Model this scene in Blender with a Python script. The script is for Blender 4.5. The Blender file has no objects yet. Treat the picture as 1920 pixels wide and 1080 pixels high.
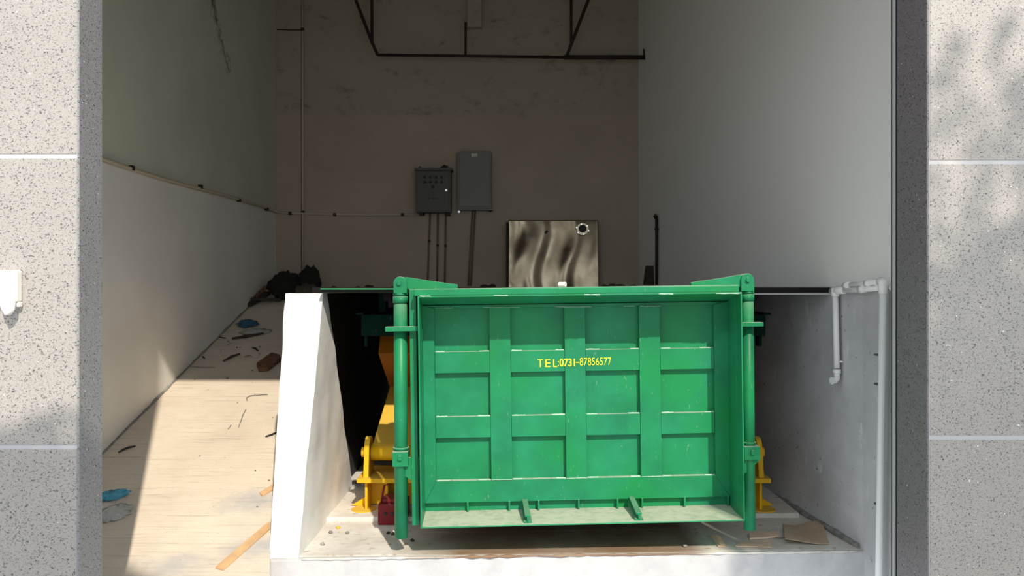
import bpy, bmesh, math, random
from mathutils import Vector, Matrix, noise
random.seed(7)
PI = math.pi
S = bpy.context.scene
C = S.collection
CH = 2.1                      # eye height above the street
F, CX, CY = 1450.0, 972.0, 540.0
# ---------------------------------------------------------------- camera
cd = bpy.data.cameras.new('camera'); cam = bpy.data.objects.new('camera', cd); C.objects.link(cam)
cam.location = (0, 0, CH); cam.rotation_euler = (PI/2, 0, 0)
cd.sensor_width = 36; cd.lens = F/1920*36; cd.shift_x = (960-CX)/1920
cd.clip_start = 0.05; cd.clip_end = 300
S.camera = cam
# ---------------------------------------------------------------- light
w = bpy.data.worlds.new('sky'); S.world = w; w.use_nodes = True
wn = w.node_tree.nodes; wl = w.node_tree.links
bg = wn['Background']; bg.inputs[0].default_value = (0.88, 0.94, 1.0, 1); bg.inputs[1].default_value = 1.38
sl = bpy.data.lights.new('sun', 'SUN'); sun = bpy.data.objects.new('sun', sl); C.objects.link(sun)
sl.energy = 4.3; sl.color = (1.0, 0.90, 0.76); sl.angle = math.radians(0.9)
SD = Vector((-0.3725, 1.0, -0.95)).normalized()
sun.rotation_euler = SD.to_track_quat('-Z', 'Y').to_euler(); sun.location = (3, -6, 9)
vs = S.view_settings; vs.view_transform = 'Standard'; vs.look = 'None'; vs.gamma = 1; vs.exposure = 0.0
vs.use_curve_mapping = False

# ---------------------------------------------------------------- projection helpers
def W(px, py, Y):
    return Vector(((px-CX)/F*Y, Y, CH+(CY-py)/F*Y))
RA, RB = -3.456, 0.325                                   # ramp: h = RA + RB*Y
def ramp_z(Y): return CH+min(RA+RB*Y, 0.0)
def RP(px, py, lift=0.0):
    t = (CY-py)/F; Y = RA/(t-RB) if False else -RA/(RB-t)
    p = W(px, py, Y); p.z += lift; return p
PF = CH-1.81                                             # pit floor
def FP(px, py, z=PF):
    Y = (CH-z)*F/(py-CY); return W(px, py, Y)
XL = -3.45; ZB = 11.07
def XR(Y): return 3.002-0.116*Y
def RW(px, py, off=0.0):                                 # point on the right wall
    r = (px-CX)/F; Y = (3.002-off)/(r+0.116); return W(px, py, Y)
def LW(px, py, off=0.0):
    Y = (XL+off)*F/(px-CX); return W(px, py, Y)

# ---------------------------------------------------------------- material helpers
def newmat(name, rough=0.6, metal=0.0, color=(.5, .5, .5)):
    m = bpy.data.materials.new(name); m.use_nodes = True
    b = m.node_tree.nodes['Principled BSDF']
    b.inputs['Base Color'].default_value = (*color, 1); b.inputs['Roughness'].default_value = rough
    b.inputs['Metallic'].default_value = metal
    return m
class G:
    def __init__(s, m): s.m = m; s.n = m.node_tree.nodes; s.l = m.node_tree.links; s.b = s.n['Principled BSDF']; s._geo = None
    def pos(s):
        if not s._geo: s._geo = s.n.new('ShaderNodeNewGeometry')
        return s._geo.outputs['Position']
    def nrm(s):
        s.pos(); return s._geo.outputs['Normal']
    def map(s, v, scale=(1, 1, 1)):
        n = s.n.new('ShaderNodeMapping'); s.l.new(v, n.inputs[0]); n.inputs['Scale'].default_value = scale; return n.outputs[0]
    def noise(s, scale, v=None, detail=4, rough=.55, dist=0.0):
        n = s.n.new('ShaderNodeTexNoise'); n.inputs['Scale'].default_value = scale; n.inputs['Detail'].default_value = detail
        n.inputs['Roughness'].default_value = rough; n.inputs['Distortion'].default_value = dist
        s.l.new(v or s.pos(), n.inputs['Vector']); return n.outputs[0]
    def voro(s, scale, v=None, out='Distance'):
        n = s.n.new('ShaderNodeTexVoronoi'); n.inputs['Scale'].default_value = scale; s.l.new(v or s.pos(), n.inputs['Vector']); return n.outputs[out]
    def ramp(s, v, a, b, ca=0.0, cb=1.0):
        n = s.n.new('ShaderNodeMapRange'); s.l.new(v, n.inputs[0]); n.inputs[1].default_value = a; n.inputs[2].default_value = b
        n.inputs[3].default_value = ca; n.inputs[4].default_value = cb; return n.outputs[0]
    def math(s, op, a, b=0.0, c=None):
        n = s.n.new('ShaderNodeMath'); n.operation = op
        for i, x in enumerate((a, b) if c is None else (a, b, c)):
            if isinstance(x, (int, float)): n.inputs[i].default_value = x
            else: s.l.new(x, n.inputs[i])
        return n.outputs[0]
    def mix(s, f, a, b, mode='MIX'):
        n = s.n.new('ShaderNodeMix'); n.data_type = 'RGBA'; n.blend_type = mode
        for i, x in ((0, f), (6, a), (7, b)):
            if isinstance(x, (int, float)): n.inputs[i].default_value = x
            elif isinstance(x, tuple): n.inputs[i].default_value = (*x, 1)
            else: s.l.new(x, n.inputs[i])
        return n.outputs[2]
    def sep(s, v):
        n = s.n.new('ShaderNodeSeparateXYZ'); s.l.new(v, n.inputs[0]); return n.outputs
    def color(s, c): s.l.new(c, s.b.inputs['Base Color'])
    def rough(s, c): s.l.new(c, s.b.inputs['Roughness'])
    def bump(s, h, strength=.3, dist=.01):
        n = s.n.new('ShaderNodeBump'); n.inputs['Strength'].default_value = strength; n.inputs['Distance'].default_value = dist
        s.l.new(h, n.inputs['Height']); s.l.new(n.outputs[0], s.b.inputs['Normal'])

def segdist(g, py, pz, a, b):
    """distance of (py,pz) to the segment a-b, in nodes"""
    dx, dz = b[0]-a[0], b[1]-a[1]; L2 = dx*dx+dz*dz
    ay = g.math('SUBTRACT', py, a[0]); az = g.math('SUBTRACT', pz, a[1])
    t = g.math('DIVIDE', g.math('ADD', g.math('MULTIPLY', ay, dx), g.math('MULTIPLY', az, dz)), L2)
    t = g.math('MINIMUM', g.math('MAXIMUM', t, 0.0), 1.0)
    ex = g.math('SUBTRACT', ay, g.math('MULTIPLY', t, dx)); ez = g.math('SUBTRACT', az, g.math('MULTIPLY', t, dz))
    return g.math('SQRT', g.math('ADD', g.math('MULTIPLY', ex, ex), g.math('MULTIPLY', ez, ez)))

def plaster(name, col, var=.12, bump=.25, spots=0.0, scale=1.3):
    m = newmat(name, .9, color=col); g = G(m)
    n = g.noise(scale, detail=6)
    c = g.mix(g.ramp(n, .35, .7), tuple(x*(1-var) for x in col), tuple(min(1, x*(1+var*.5)) for x in col))
    if spots:
        s = g.math('MULTIPLY', g.ramp(g.noise(2.6, detail=5, rough=.7), .57, .72), g.ramp(g.noise(9, detail=4), .4, .65))
        c = g.mix(g.math('MULTIPLY', s, spots), c, tuple(x*.45 for x in col))
    g.color(c); g.bump(g.noise(35, detail=5), bump, .004)
    return m

def granite(name, base, lo=.18):
    m = newmat(name, .42, color=base); g = G(m)
    p = g.map(g.pos(), (1, 1, 1.35))
    big = g.noise(1.6, detail=3)
    c = g.mix(g.ramp(big, .3, .7), tuple(x*.9 for x in base), tuple(min(1, x*1.06) for x in base))
    fine = g.noise(160, p, 3, .7)
    c = g.mix(g.ramp(fine, .35, .68), c, tuple(x*1.22 for x in base))
    d = g.noise(95, p, 2, .5, .6)
    c = g.mix(g.ramp(d, .60, .645), c, (lo*.42, lo*.42, lo*.43))
    d2 = g.noise(170, p, 2, .5)
    c = g.mix(g.ramp(d2, .60, .66), c, (lo*.8, lo*.78, lo*.76))
    wsp = g.noise(48, p, 2, .5)
    c = g.mix(g.ramp(wsp, .735, .76), c, (.85, .85, .85))
    g.color(c); return m

def painted(name, col, dust=(.55, .56, .48), dustamt=.75, rough=.38, var=.18, spec=.22):
    m = newmat(name, rough, color=col); g = G(m); g.b.inputs['Specular IOR Level'].default_value = spec
    n = g.noise(3.5, detail=4)
    c = g.mix(g.ramp(n, .35, .7), tuple(x*(1-var) for x in col), tuple(min(1, x*(1+var)) for x in col))
    if name == 'green_paint':
        c = g.mix(g.ramp(g.noise(1.9, detail=3), .42, .66, 0, .75), c, (.010, .24, .062))
    up = g.sep(g.nrm())[2]
    f = g.math('MULTIPLY', g.ramp(up, .55, .95), g.ramp(g.noise(14, detail=5, rough=.7), .25, .55, .5, 1.0))
    sc = g.ramp(g.noise(60, g.map(g.pos(), (1, 1, .25)), 3, .7), .66, .72)
    f = g.math('MAXIMUM', g.math('MULTIPLY', f, dustamt), g.math('MULTIPLY', sc, .22))
    c = g.mix(f, c, dust); g.color(c)
    g.rough(g.ramp(f, 0, .8, rough, .85)); g.bump(g.noise(45, detail=3), .06, .003)
    return m

M = {}
m = newmat('plaster_back', .9); g = G(m); px_, py_, pz_ = g.sep(g.pos())
c = g.mix(g.ramp(g.noise(.8, detail=6), .35, .7), (.40, .335, .26), (.47, .395, .31))
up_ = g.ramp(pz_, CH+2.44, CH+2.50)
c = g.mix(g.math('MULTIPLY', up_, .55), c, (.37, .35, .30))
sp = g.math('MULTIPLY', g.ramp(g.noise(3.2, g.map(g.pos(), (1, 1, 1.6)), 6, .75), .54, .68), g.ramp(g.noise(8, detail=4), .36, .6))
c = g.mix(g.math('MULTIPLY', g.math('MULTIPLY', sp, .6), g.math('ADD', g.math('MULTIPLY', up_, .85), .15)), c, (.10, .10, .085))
g.color(c); g.bump(g.noise(35, detail=5), .25, .004); M['plaster_back'] = m
M['plaster_right'] = plaster('plaster_right', (.70, .72, .72), .06, .12)
M['ceil'] = plaster('ceiling_plaster', (.42, .41, .38))
M['concrete'] = plaster('concrete', (.44, .44, .46), .22, .5, spots=.25, scale=2.2)
M['render_white'] = plaster('white_render', (.80, .79, .76), .10, .5, spots=.25, scale=3)
M['granite'] = granite('granite_light', (.385, .365, .345), .27)
M['granite_right_shaded'] = granite('granite_right_shaded', (.175, .16, .17), .09)  # right return: shade put into the stone colour, tint offsets green bounce
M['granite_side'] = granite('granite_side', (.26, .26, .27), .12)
M['grout'] = plaster('grout', (.55, .56, .585), .05, .1)
M['green'] = painted('green_paint', (.016, .225, .104))
M['weld'] = painted('pale_weld', (.34, .55, .42), dust=(.66, .72, .64))
M['green_dusty'] = painted('green_paint_dusty', (.04, .27, .12), dust=(.50, .53, .42), dustamt=.95)
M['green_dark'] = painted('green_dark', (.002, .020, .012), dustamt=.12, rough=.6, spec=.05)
M['green_clean'] = painted('green_paint_clean', (.006, .22, .09), dustamt=.2)
M['yellow'] = painted('yellow_paint', (.80, .47, .015), dust=(.55, .42, .15), dustamt=.45, var=.1)
M['orange'] = painted('orange_paint_shaded', (.34, .11, .008), dust=(.5, .3, .1), dustamt=.3)  # arm paint, colour darkened to put in the shade below the deck
M['red'] = painted('red_paint', (.20, .012, .018), dust=(.3, .1, .1), dustamt=.3)
M['pvc'] = newmat('white_pvc', .35, color=(.88, .88, .87))
M['pvc_grey'] = newmat('grey_pvc', .45, color=(.50, .51, .50))
M['pvc_old'] = newmat('cream_conduit', .6, color=(.50, .44, .32))
M['conduit_brown'] = newmat('brown_conduit', .6, color=(.17, .13, .085))
M['black'] = newmat('black_rubber', .6, color=(.012, .012, .012))
M['truss'] = newmat('brown_primer_steel', .7, color=(.022, .012, .009))
M['cab_dark'] = newmat('cabinet_dark_grey', .5, color=(.085, .08, .07))
M['cab_grey'] = newmat('cabinet_grey', .5, color=(.19, .185, .165))
M['chrome'] = newmat('chrome', .25, 1.0, (.8, .8, .8))
M['label'] = newmat('label_paper', .6, color=(.6, .6, .55))
M['yellow_letter'] = newmat('yellow_lettering', .5, color=(.75, .72, .02))
M['steel_dark'] = newmat('deck_steel', .6, .0, (.012, .012, .011))
M['steel_dark'].node_tree.nodes['Principled BSDF'].inputs['Specular IOR Level'].default_value = .1
M['cardboard'] = plaster('cardboard', (.52, .40, .27), .15, .2, scale=6)
M['card_pale'] = plaster('cardboard_pale', (.82, .62, .45), .12, .2, scale=8)
M['wood'] = plaster('pale_wood', (.66, .42, .22), .2, .2, scale=9)
M['wood_brown'] = plaster('brown_board', (.20, .095, .05), .45, .6, scale=22)
M['wood_dark'] = plaster('dark_timber', (.05, .038, .028), .4, .4, scale=12)
M['cloth_black'] = newmat('black_cloth', .95, color=(.012, .011, .010))
M['cloth_brown'] = plaster('brown_sacking', (.09, .075, .055), .3, .4, scale=10)
M['blue'] = plaster('blue_cloth', (.09, .36, .50), .35, .4, scale=14)
M['blue_dark'] = plaster('dark_blue_cloth', (.05, .14, .22), .35, .4, scale=14)
M['plastic_white'] = newmat('white_plastic', .45, color=(.80, .78, .72))
M['bag'] = newmat('thin_white_bag', .4, color=(.85, .86, .86))
M['film'] = newmat('clear_film', .15, color=(.85, .87, .86))
M['film'].node_tree.nodes['Principled BSDF'].inputs['Transmission Weight'].default_value = .55
M['street'] = plaster('street_concrete', (.36, .35, .33), .2, .4)
M['leaf'] = newmat('leaf', .5, color=(.07, .16, .03))
M['bark'] = plaster('bark', (.12, .09, .06), .3, .8, scale=9)
M['shade_black'] = plaster('shade_black_wall', (.02, .019, .017), .3, .5, scale=3)  # near-black wall colour that paints in the shade under the deck
M['crack'] = newmat('dark_joint', .9, color=(.10, .095, .085))
M['mortar'] = plaster('mortar_rubble', (.30, .29, .27), .4, .6, scale=15)
# left wall: painted below the conduit, bare putty above, mould streak
m = newmat('plaster_left', .9); g = G(m); px_, py_, pz_ = g.sep(g.pos())
low = (.82, .795, .735); upc = (.62, .61, .48)
c = g.mix(g.ramp(pz_, CH+1.03, CH+1.085), low, upc)
c = g.mix(g.math('MULTIPLY', g.ramp(g.noise(.7, detail=2), .3, .6), .12), c, (.3, .29, .25))
c = g.mix(g.ramp(g.noise(1.1, detail=5), .35, .7), g.mix(.12, c, (.05, .05, .04)), c)
d = segdist(g, py_, pz_, (8.55, CH+3.6), (8.72, CH+3.2)); d = g.math('MINIMUM', d, segdist(g, py_, pz_, (8.72, CH+3.2), (9.2, CH+2.62)))
st = g.math('MULTIPLY', g.ramp(g.math('ADD', d, g.math('MULTIPLY', g.noise(7, detail=5), .3)), .13, .27, 1, 0), g.ramp(g.noise(16, detail=4), .4, .56))
c = g.mix(g.math('MULTIPLY', st, .9), c, (.045, .055, .035)); g.color(c); g.bump(g.noise(30, detail=5), .2, .004)
M['plaster_left'] = m
# right wall: white paint above deck, grey render below
m = newmat('wall_right_mix', .9); g = G(m); px_, py_, pz_ = g.sep(g.pos())
n = g.noise(2.4, detail=6, rough=.6)
lowc = g.mix(g.ramp(n, .3, .7), (.46, .46, .475), (.62, .62, .64))
lowc = g.mix(g.ramp(g.noise(6, g.map(g.pos(), (1, 1, .4)), 6, .7), .6, .7), lowc, (.74, .74, .75))
lowc = g.mix(g.math('MULTIPLY', g.ramp(g.noise(22, detail=4), .66, .72), .8), lowc, (.12, .12, .12))
lowc = g.mix(g.ramp(py_, 5.34, 5.36, .35, 0), lowc, (.40, .40, .39))
c = g.mix(g.ramp(pz_, CH+.005, CH+.012), lowc, (.87, .865, .835)); g.color(c)
g.bump(g.noise(18, detail=6), .35, .006); M['wall_right'] = m
# ramp: broomed concrete with cross grooves
m = newmat('ramp_concrete', .85); g = G(m); px_, py_, pz_ = g.sep(g.pos())
n = g.noise(1.7, detail=6, rough=.65)
c = g.mix(g.ramp(n, .3, .7), (.63, .54, .435), (.75, .665, .545))
st = g.math('MULTIPLY', g.ramp(g.noise(1.3, detail=5), .52, .68), g.ramp(py_, 5.0, 6.2, 1, 0))
c = g.mix(g.math('MULTIPLY', st, .5), c, (.36, .36, .37))
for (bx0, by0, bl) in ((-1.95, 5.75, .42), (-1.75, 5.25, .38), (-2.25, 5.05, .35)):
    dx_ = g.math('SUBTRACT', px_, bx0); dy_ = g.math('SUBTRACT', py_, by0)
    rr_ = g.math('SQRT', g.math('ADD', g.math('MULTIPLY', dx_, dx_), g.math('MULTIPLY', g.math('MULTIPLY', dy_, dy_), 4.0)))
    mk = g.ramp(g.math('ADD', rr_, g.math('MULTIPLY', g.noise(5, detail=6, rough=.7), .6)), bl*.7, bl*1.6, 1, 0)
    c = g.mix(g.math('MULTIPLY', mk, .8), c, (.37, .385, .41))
wv = g.noise(46, g.map(g.pos(), (.035, 1, 0)), 3, .7, .05)
gl = g.ramp(wv, .53, .66)
c = g.mix(g.math('MULTIPLY', gl, g.ramp(g.noise(5, g.map(g.pos(), (.5, 1.5, 1)), 3), .35, .6, .08, .55)), c, (.36, .31, .25))
c = g.mix(g.ramp(g.noise(70, detail=3), .68, .73), c, (.30, .28, .25))
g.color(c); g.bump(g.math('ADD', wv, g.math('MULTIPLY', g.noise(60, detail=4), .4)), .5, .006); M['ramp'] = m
# pit floor
m = newmat('pit_floor_concrete', .85); g = G(m)
n = g.noise(3, detail=6, rough=.65)
c = g.mix(g.ramp(n, .3, .7), (.56, .52, .46), (.80, .77, .71))
c = g.mix(g.math('MULTIPLY', g.ramp(g.noise(14, detail=5), .6, .7), .6), c, (.22, .15, .10))
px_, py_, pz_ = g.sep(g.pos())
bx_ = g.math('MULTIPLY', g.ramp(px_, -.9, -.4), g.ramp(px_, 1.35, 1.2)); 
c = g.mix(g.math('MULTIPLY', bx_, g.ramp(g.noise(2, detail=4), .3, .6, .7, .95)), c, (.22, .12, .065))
g.color(c); g.bump(g.noise(25, detail=6), .5, .008); M['pit_floor'] = m
m = newmat('kerb_render', .85); g = G(m)
c = g.mix(g.ramp(g.noise(4, detail=6, rough=.6), .35, .7), (.46, .46, .47), (.60, .595, .59))
g.color(c); g.bump(g.noise(25, detail=6), .5, .006); M['kerb'] = m
# stainless sheet
m = newmat('stainless', .22, 1.0, (.62, .60, .54)); g = G(m)
g.color(g.mix(g.ramp(g.noise(3, detail=4), .3, .7), (.22, .175, .115), (.38, .32, .225))); g.rough(g.ramp(g.noise(8), .3, .7, .16, .26)); M['stainless'] = m

# ---------------------------------------------------------------- mesh helpers
class MB:
    def __init__(s): s.bm = bmesh.new(); s.mats = None
    def hexa(s, p):
        """8 points: bottom 0-3 ccw, top 4-7"""
        v = [s.bm.verts.new(q) for q in p]
        for f in ((0, 3, 2, 1), (4, 5, 6, 7), (0, 1, 5, 4), (1, 2, 6, 5), (2, 3, 7, 6), (3, 0, 4, 7)):
            s.bm.faces.new([v[i] for i in f])
        return s
    def box(s, a, b):
        x0, y0, z0 = a; x1, y1, z1 = b
        return s.hexa([(x0, y0, z0), (x1, y0, z0), (x1, y1, z0), (x0, y1, z0), (x0, y0, z1), (x1, y0, z1), (x1, y1, z1), (x0, y1, z1)])
    def prism(s, pts, axis, a, b):
        """polygon pts (2D) extruded along axis from a to b"""
        def P(p, t):
            return {'x': (t, p[0], p[1]), 'y': (p[0], t, p[1]), 'z': (p[0], p[1], t)}[axis]
        v0 = [s.bm.verts.new(P(p, a)) for p in pts]; v1 = [s.bm.verts.new(P(p, b)) for p in pts]; n = len(pts)
        s.bm.faces.new(v0); s.bm.faces.new(v1[::-1])
        for i in range(n): s.bm.faces.new([v0[(i+1) % n], v0[i], v1[i], v1[(i+1) % n]])
        return s
    def tube(s, pts, r, seg=14, cap=True, smooth=True):
        pts = [Vector(p) for p in pts]; n = len(pts); rs = r if isinstance(r, (list, tuple)) else [r]*n
        rings = []; ref = None
        for i, p in enumerate(pts):
            d = (pts[min(i+1, n-1)]-pts[max(i-1, 0)]).normalized()
            if ref is None: ref = Vector((0, 0, 1)) if abs(d.z) < .9 else Vector((1, 0, 0))
            a = d.cross(ref).normalized(); b = d.cross(a).normalized(); ref = b.cross(d) if False else ref
            if abs(d.dot(ref)) > .97: ref = Vector((0, 1, 0))
            rings.append([s.bm.verts.new(p+(a*math.cos(t)+b*math.sin(t))*rs[i]) for t in [2*PI*k/seg for k in range(seg)]])
        for i in range(n-1):
            for k in range(seg):
                f = s.bm.faces.new([rings[i][k], rings[i][(k+1) % seg], rings[i+1][(k+1) % seg], rings[i+1][k]]); f.smooth = smooth
        if cap:
            s.bm.faces.new(rings[0][::-1]); s.bm.faces.new(rings[-1])
        return s
    def blob(s, c, r, sub=3, amp=.3, fr=2.0, seed=0, flat=1.0):
        res = bmesh.ops.create_icosphere(s.bm, subdivisions=sub, radius=1)
        for v in res['verts']:
            n = noise.fractal(v.co*fr+Vector((seed*7.3, seed*3.1, 1)), 1.0, 2.0, 4)
            q = v.co*(1+amp*n); v.co = Vector((c[0]+q.x*r[0], c[1]+q.y*r[1], c[2]+max(q.z*r[2], -r[2]*flat)))
        for f in s.bm.faces: f.smooth = True
        return s
    def build(s, name, mat, parent=None, bevel=0.0, M_=None, seg=2):
        bmesh.ops.recalc_face_normals(s.bm, faces=s.bm.faces)
        if bevel:
            es = [e for e in s.bm.edges if len(e.link_faces) == 2 and e.calc_face_angle(0) > .6 and not e.link_faces[0].smooth]
            bmesh.ops.bevel(s.bm, geom=es, offset=bevel, segments=seg, profile=.6, affect='EDGES', clamp_overlap=True)
        me = bpy.data.meshes.new(name); s.bm.to_mesh(me); s.bm.free()
        me.materials.append(M[mat] if isinstance(mat, str) else mat)
        o = bpy.data.objects.new(name, me); C.objects.link(o)
        if parent: o.parent = parent
        if M_ is not None: o.data.transform(M_)
        return o
def tag(o, label=None, cat=None, group=None, kind=None):
    for k, v in (('label', label), ('category', cat), ('group', group), ('kind', kind)):
        if v: o[k] = v
    return o
def rebase(o):
    """put a single mesh's origin at its base centre"""
    vs_ = [v.co for v in o.data.vertices]
    lo = Vector((min(v.x for v in vs_), min(v.y for v in vs_), min(v.z for v in vs_))); hi = Vector((max(v.x for v in vs_), max(v.y for v in vs_), max(v.z for v in vs_)))
    b = Vector(((lo.x+hi.x)/2, (lo.y+hi.y)/2, lo.z)); o.data.transform(Matrix.Translation(-b)); o.location = b; return o
def thing(name, loc, label, cat, rot=(0, 0, 0), group=None):
    o = bpy.data.objects.new(name, None); C.objects.link(o); o.location = loc; o.rotation_euler = rot; o.empty_display_size = .1
    return tag(o, label, cat, group)
def T(loc): return Matrix.Translation(-Vector(loc))

# ================================================================ SETTING
st = lambda o: tag(o, kind='structure')
st(MB().box((-14, -14, -.2), (14, 4.0, 0)).build('floor', 'street'))
# ramp slab with level landing at the back; follows the slope, flared side against the cheek wall
mb = MB()
ys = [4.02, 4.6, 5.2, 5.84, 7.0, 8.5, 10.55, ZB]
rx = lambda y: -1.67 if y > 5.15 else -.3215*y
sl_ = [[(XL, y, -.2), (rx(y), y, -.2), (rx(y), y, ramp_z(y)), (XL, y, ramp_z(y))] for y in ys[:2]+[5.14, 5.21]+ys[3:]]
sl_ = [[mb.bm.verts.new(p) for p in r] for r in sl_]
for r0, r1 in zip(sl_, sl_[1:]):
    for k in range(4): mb.bm.faces.new([r0[k], r0[(k+1) % 4], r1[(k+1) % 4], r1[k]])
mb.bm.faces.new(sl_[0]); mb.bm.faces.new(sl_[-1])
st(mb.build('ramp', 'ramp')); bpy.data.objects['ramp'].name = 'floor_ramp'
# pit floor: front kerb, low floor, raised inner slab
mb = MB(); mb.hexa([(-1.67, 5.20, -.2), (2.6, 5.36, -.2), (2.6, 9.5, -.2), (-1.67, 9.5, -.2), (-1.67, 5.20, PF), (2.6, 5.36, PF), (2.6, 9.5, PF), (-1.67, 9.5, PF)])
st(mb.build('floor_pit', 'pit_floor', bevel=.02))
mb = MB(); mb.hexa([(-1.665, 5.165, -.1), (2.45, 5.335, -.1), (2.45, 5.40, -.1), (-1.665, 5.23, -.1), (-1.665, 5.165, PF-.004), (2.45, 5.335, PF-.004), (2.45, 5.40, PF-.004), (-1.665, 5.23, PF-.004)])
st(mb.build('trim_1', 'kerb', bevel=.015))
mb = MB(); mb.hexa([(-1.5, 5.98, PF-.02), (2.22, 6.10, PF-.02), (2.2, 9.5, PF-.02), (-1.5, 9.5, PF-.02), (-1.5, 5.98, PF+.035), (2.22, 6.10, PF+.035), (2.2, 9.5, PF+.035), (-1.5, 9.5, PF+.035)])
st(mb.build('floor_slab', 'pit_floor', bevel=.012))
# walls
st(MB().box((XL-.25, 4.05, -.2), (XL, ZB+.25, CH+4.6)).build('wall_left', 'plaster_left'))
wb = st(MB().box((XL, ZB, -.2), (2.2, ZB+.25, CH+4.6)).build('wall_back', 'plaster_back'))
mb = MB(); a, b = XR(4.375), XR(ZB+.25)
mb.hexa([(a, 4.375, -.2), (a+.3, 4.375, -.2), (b+.3, ZB+.25, -.2), (b, ZB+.25, -.2), (a, 4.375, CH+4.6), (a+.3, 4.375, CH+4.6), (b+.3, ZB+.25, CH+4.6), (b, ZB+.25, CH+4.6)])
st(mb.build('wall_right', 'wall_right'))
st(MB().box((XL-.3, 3.85, CH+4.6), (3.2, ZB+.3, CH+4.8)).build('ceiling', 'ceil'))
# pit back wall, near-black colour stands in for deep shade
st(MB().box((-1.5, 9.5, -.2), (2.3, 9.75, CH-.05)).build('wall_pit', 'shade_black'))
# cheek wall between the ramp and the pit: leaning front
mb = MB()
mb.hexa([(-1.672, 5.185, PF-.03), (-1.478, 5.185, PF-.03), (-1.478, 6.93, PF-.03), (-1.70, 6.93, PF-.03),
         (-1.765, 5.86, CH-.04), (-1.478, 5.86, CH-.04), (-1.478, 5.98, CH-.04), (-1.765, 5.98, CH-.04)])
bmesh.ops.subdivide_edges(mb.bm, edges=mb.bm.edges[:], cuts=24, use_grid_fill=True)
for v in mb.bm.verts:
    v.co += Vector((noise.noise(v.co*4)*.008, noise.noise(v.co*5+Vector((3, 3, 3)))*.008, noise.noise(v.co*7)*.005))
st(mb.build('wall_cheek', 'render_white'))
st(MB().box((-1.66, 5.95, 0), (-1.60, 10.9, CH-.045)).build('wall_retaining', 'shade_black'))  # ramp side wall, under-deck shade put into its near-black colour
# back wall relief: pilaster, hanging stub, lower skim edge
st(MB().box((XL, ZB-.05, CH-.1), (W(566, 0, ZB).x, ZB+.01, CH+4.6)).build('trim_2', 'plaster_back', bevel=.006))
p0 = W(876, 50, ZB-.12); p1 = W(903, 50, ZB-.12)
st(MB().box((p0.x, ZB-.12, p0.z), (p1.x, ZB+.01, CH+4.6)).build('trim_3', 'plaster_back', bevel=.01))
st(MB().box((W(568, 0, ZB).x, ZB-.012, CH-.1), (XR(ZB), ZB+.01, W(0, 216, ZB).z)).build('trim_4', 'plaster_back'))
# left junction mortar
mb = MB(); pts = []
for i in range(70):
    y = 4.6+i*.088; r = .012+.016*abs(noise.noise(Vector((y*4, 0, 0))))
    pts.append((XL+.004, y, ramp_z(y)+.006+.02*noise.noise(Vector((y*3, 5, 0)))))
mb.tube(pts, [.008+.02*abs(noise.noise(Vector((i*.4, 2, 0)))) for i in range(70)], 6)
st(mb.build('trim_5', 'mortar'))
mb = MB(); pts = [(x, 5.163+.0418*(x+1.62)+.01*noise.noise(Vector((x*6, 1, 0))), PF-.004) for x in [-1.45+.06*i for i in range(64)]]
mb.tube(pts, [.006+.012*abs(noise.noise(Vector((i*.5, 9, 0)))) for i in range(64)], 6)
st(mb.build('trim_6', 'pit_floor'))
# mortar fillet on the right pit wall foot
mb = MB(); pts = [(XR(y)-.01, y, PF+.01) for y in [5.38+.06*i for i in range(60)]]
mb.tube(pts, [.02+.03*abs(noise.noise(Vector((i*.3, 4, 0)))) for i in range(60)], 6)
st(mb.build('trim_7', 'mortar'))

# ---------------------------------------------------------------- granite clad front wall
def clad(name, xi, xo, yf, yb, joints, side):
    core = st(MB().box((min(xi, xo), yf+.003, -.1), (max(xi, xo), yb, CH+2.8)).build(name, 'grout'))
    ew = .007 if side > 0 else .003
    zs = [-.1]+sorted(joints)+[CH+2.8]; gp = .0115; d = .022 if side < 0 else -.022
    cols = [(xi-side*0.0, xo)]
    for i in range(len(zs)-1):
        z0 = zs[i]+(gp if i else 0); z1 = zs[i+1]-(gp if i < len(zs)-2 else 0)
        jf = random.uniform(-.001, .001)
        x0, x1 = xi+side*ew, xi+side*1.7
        MB().box((min(x0, x1), yf+jf, z0), (max(x0, x1), yf+.02, z1)).build('granite_tile', 'granite', core, .0007)
        x0, x1 = xi+side*1.712, xo
        MB().box((min(x0, x1), yf+jf, z0), (max(x0, x1), yf+.02, z1)).build('granite_tile', 'granite', core, .0007)
        # return piece
    MB().box((min(xi-side*.010, xi+side*.001), yf+.002, -.1), (max(xi-side*.010, xi+side*.001), yb, CH+2.8)).build('granite_return', 'granite_side' if side < 0 else 'granite_right_shaded', core, .001)
    return core
zl = [CH+(540-293)/F*3.84, CH-(838-540)/F*3.84]; zr = [CH+(540-304)/F*4.06, CH-(820-540)/F*4.06]
clad('wall_front_left', -2.190, -6.5, 3.838, 4.05, zl, -1)
clad('wall_front_right', 2.152, 6.5, 4.055, 4.375, zr, 1)
st(MB().box((-6.5, 3.84, CH+2.80), (6.5, 4.3, CH+5.2)).build('wall_front_top', 'granite'))
# rear faces so no light leaks around the pillars
st(MB().box((-6.5, 4.05, -.1), (XL, 4.3, CH+2.8)).build('wall_flank_left', 'concrete'))
st(MB().box((XR(4.375), 4.375, -.1), (6.5, 4.6, CH+2.8)).build('wall_flank_right', 'concrete'))
st(MB().box((2.8, 4.3, CH+2.75), (6.5, 4.6, CH+5.2)).build('wall_flank_top', 'concrete'))
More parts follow.
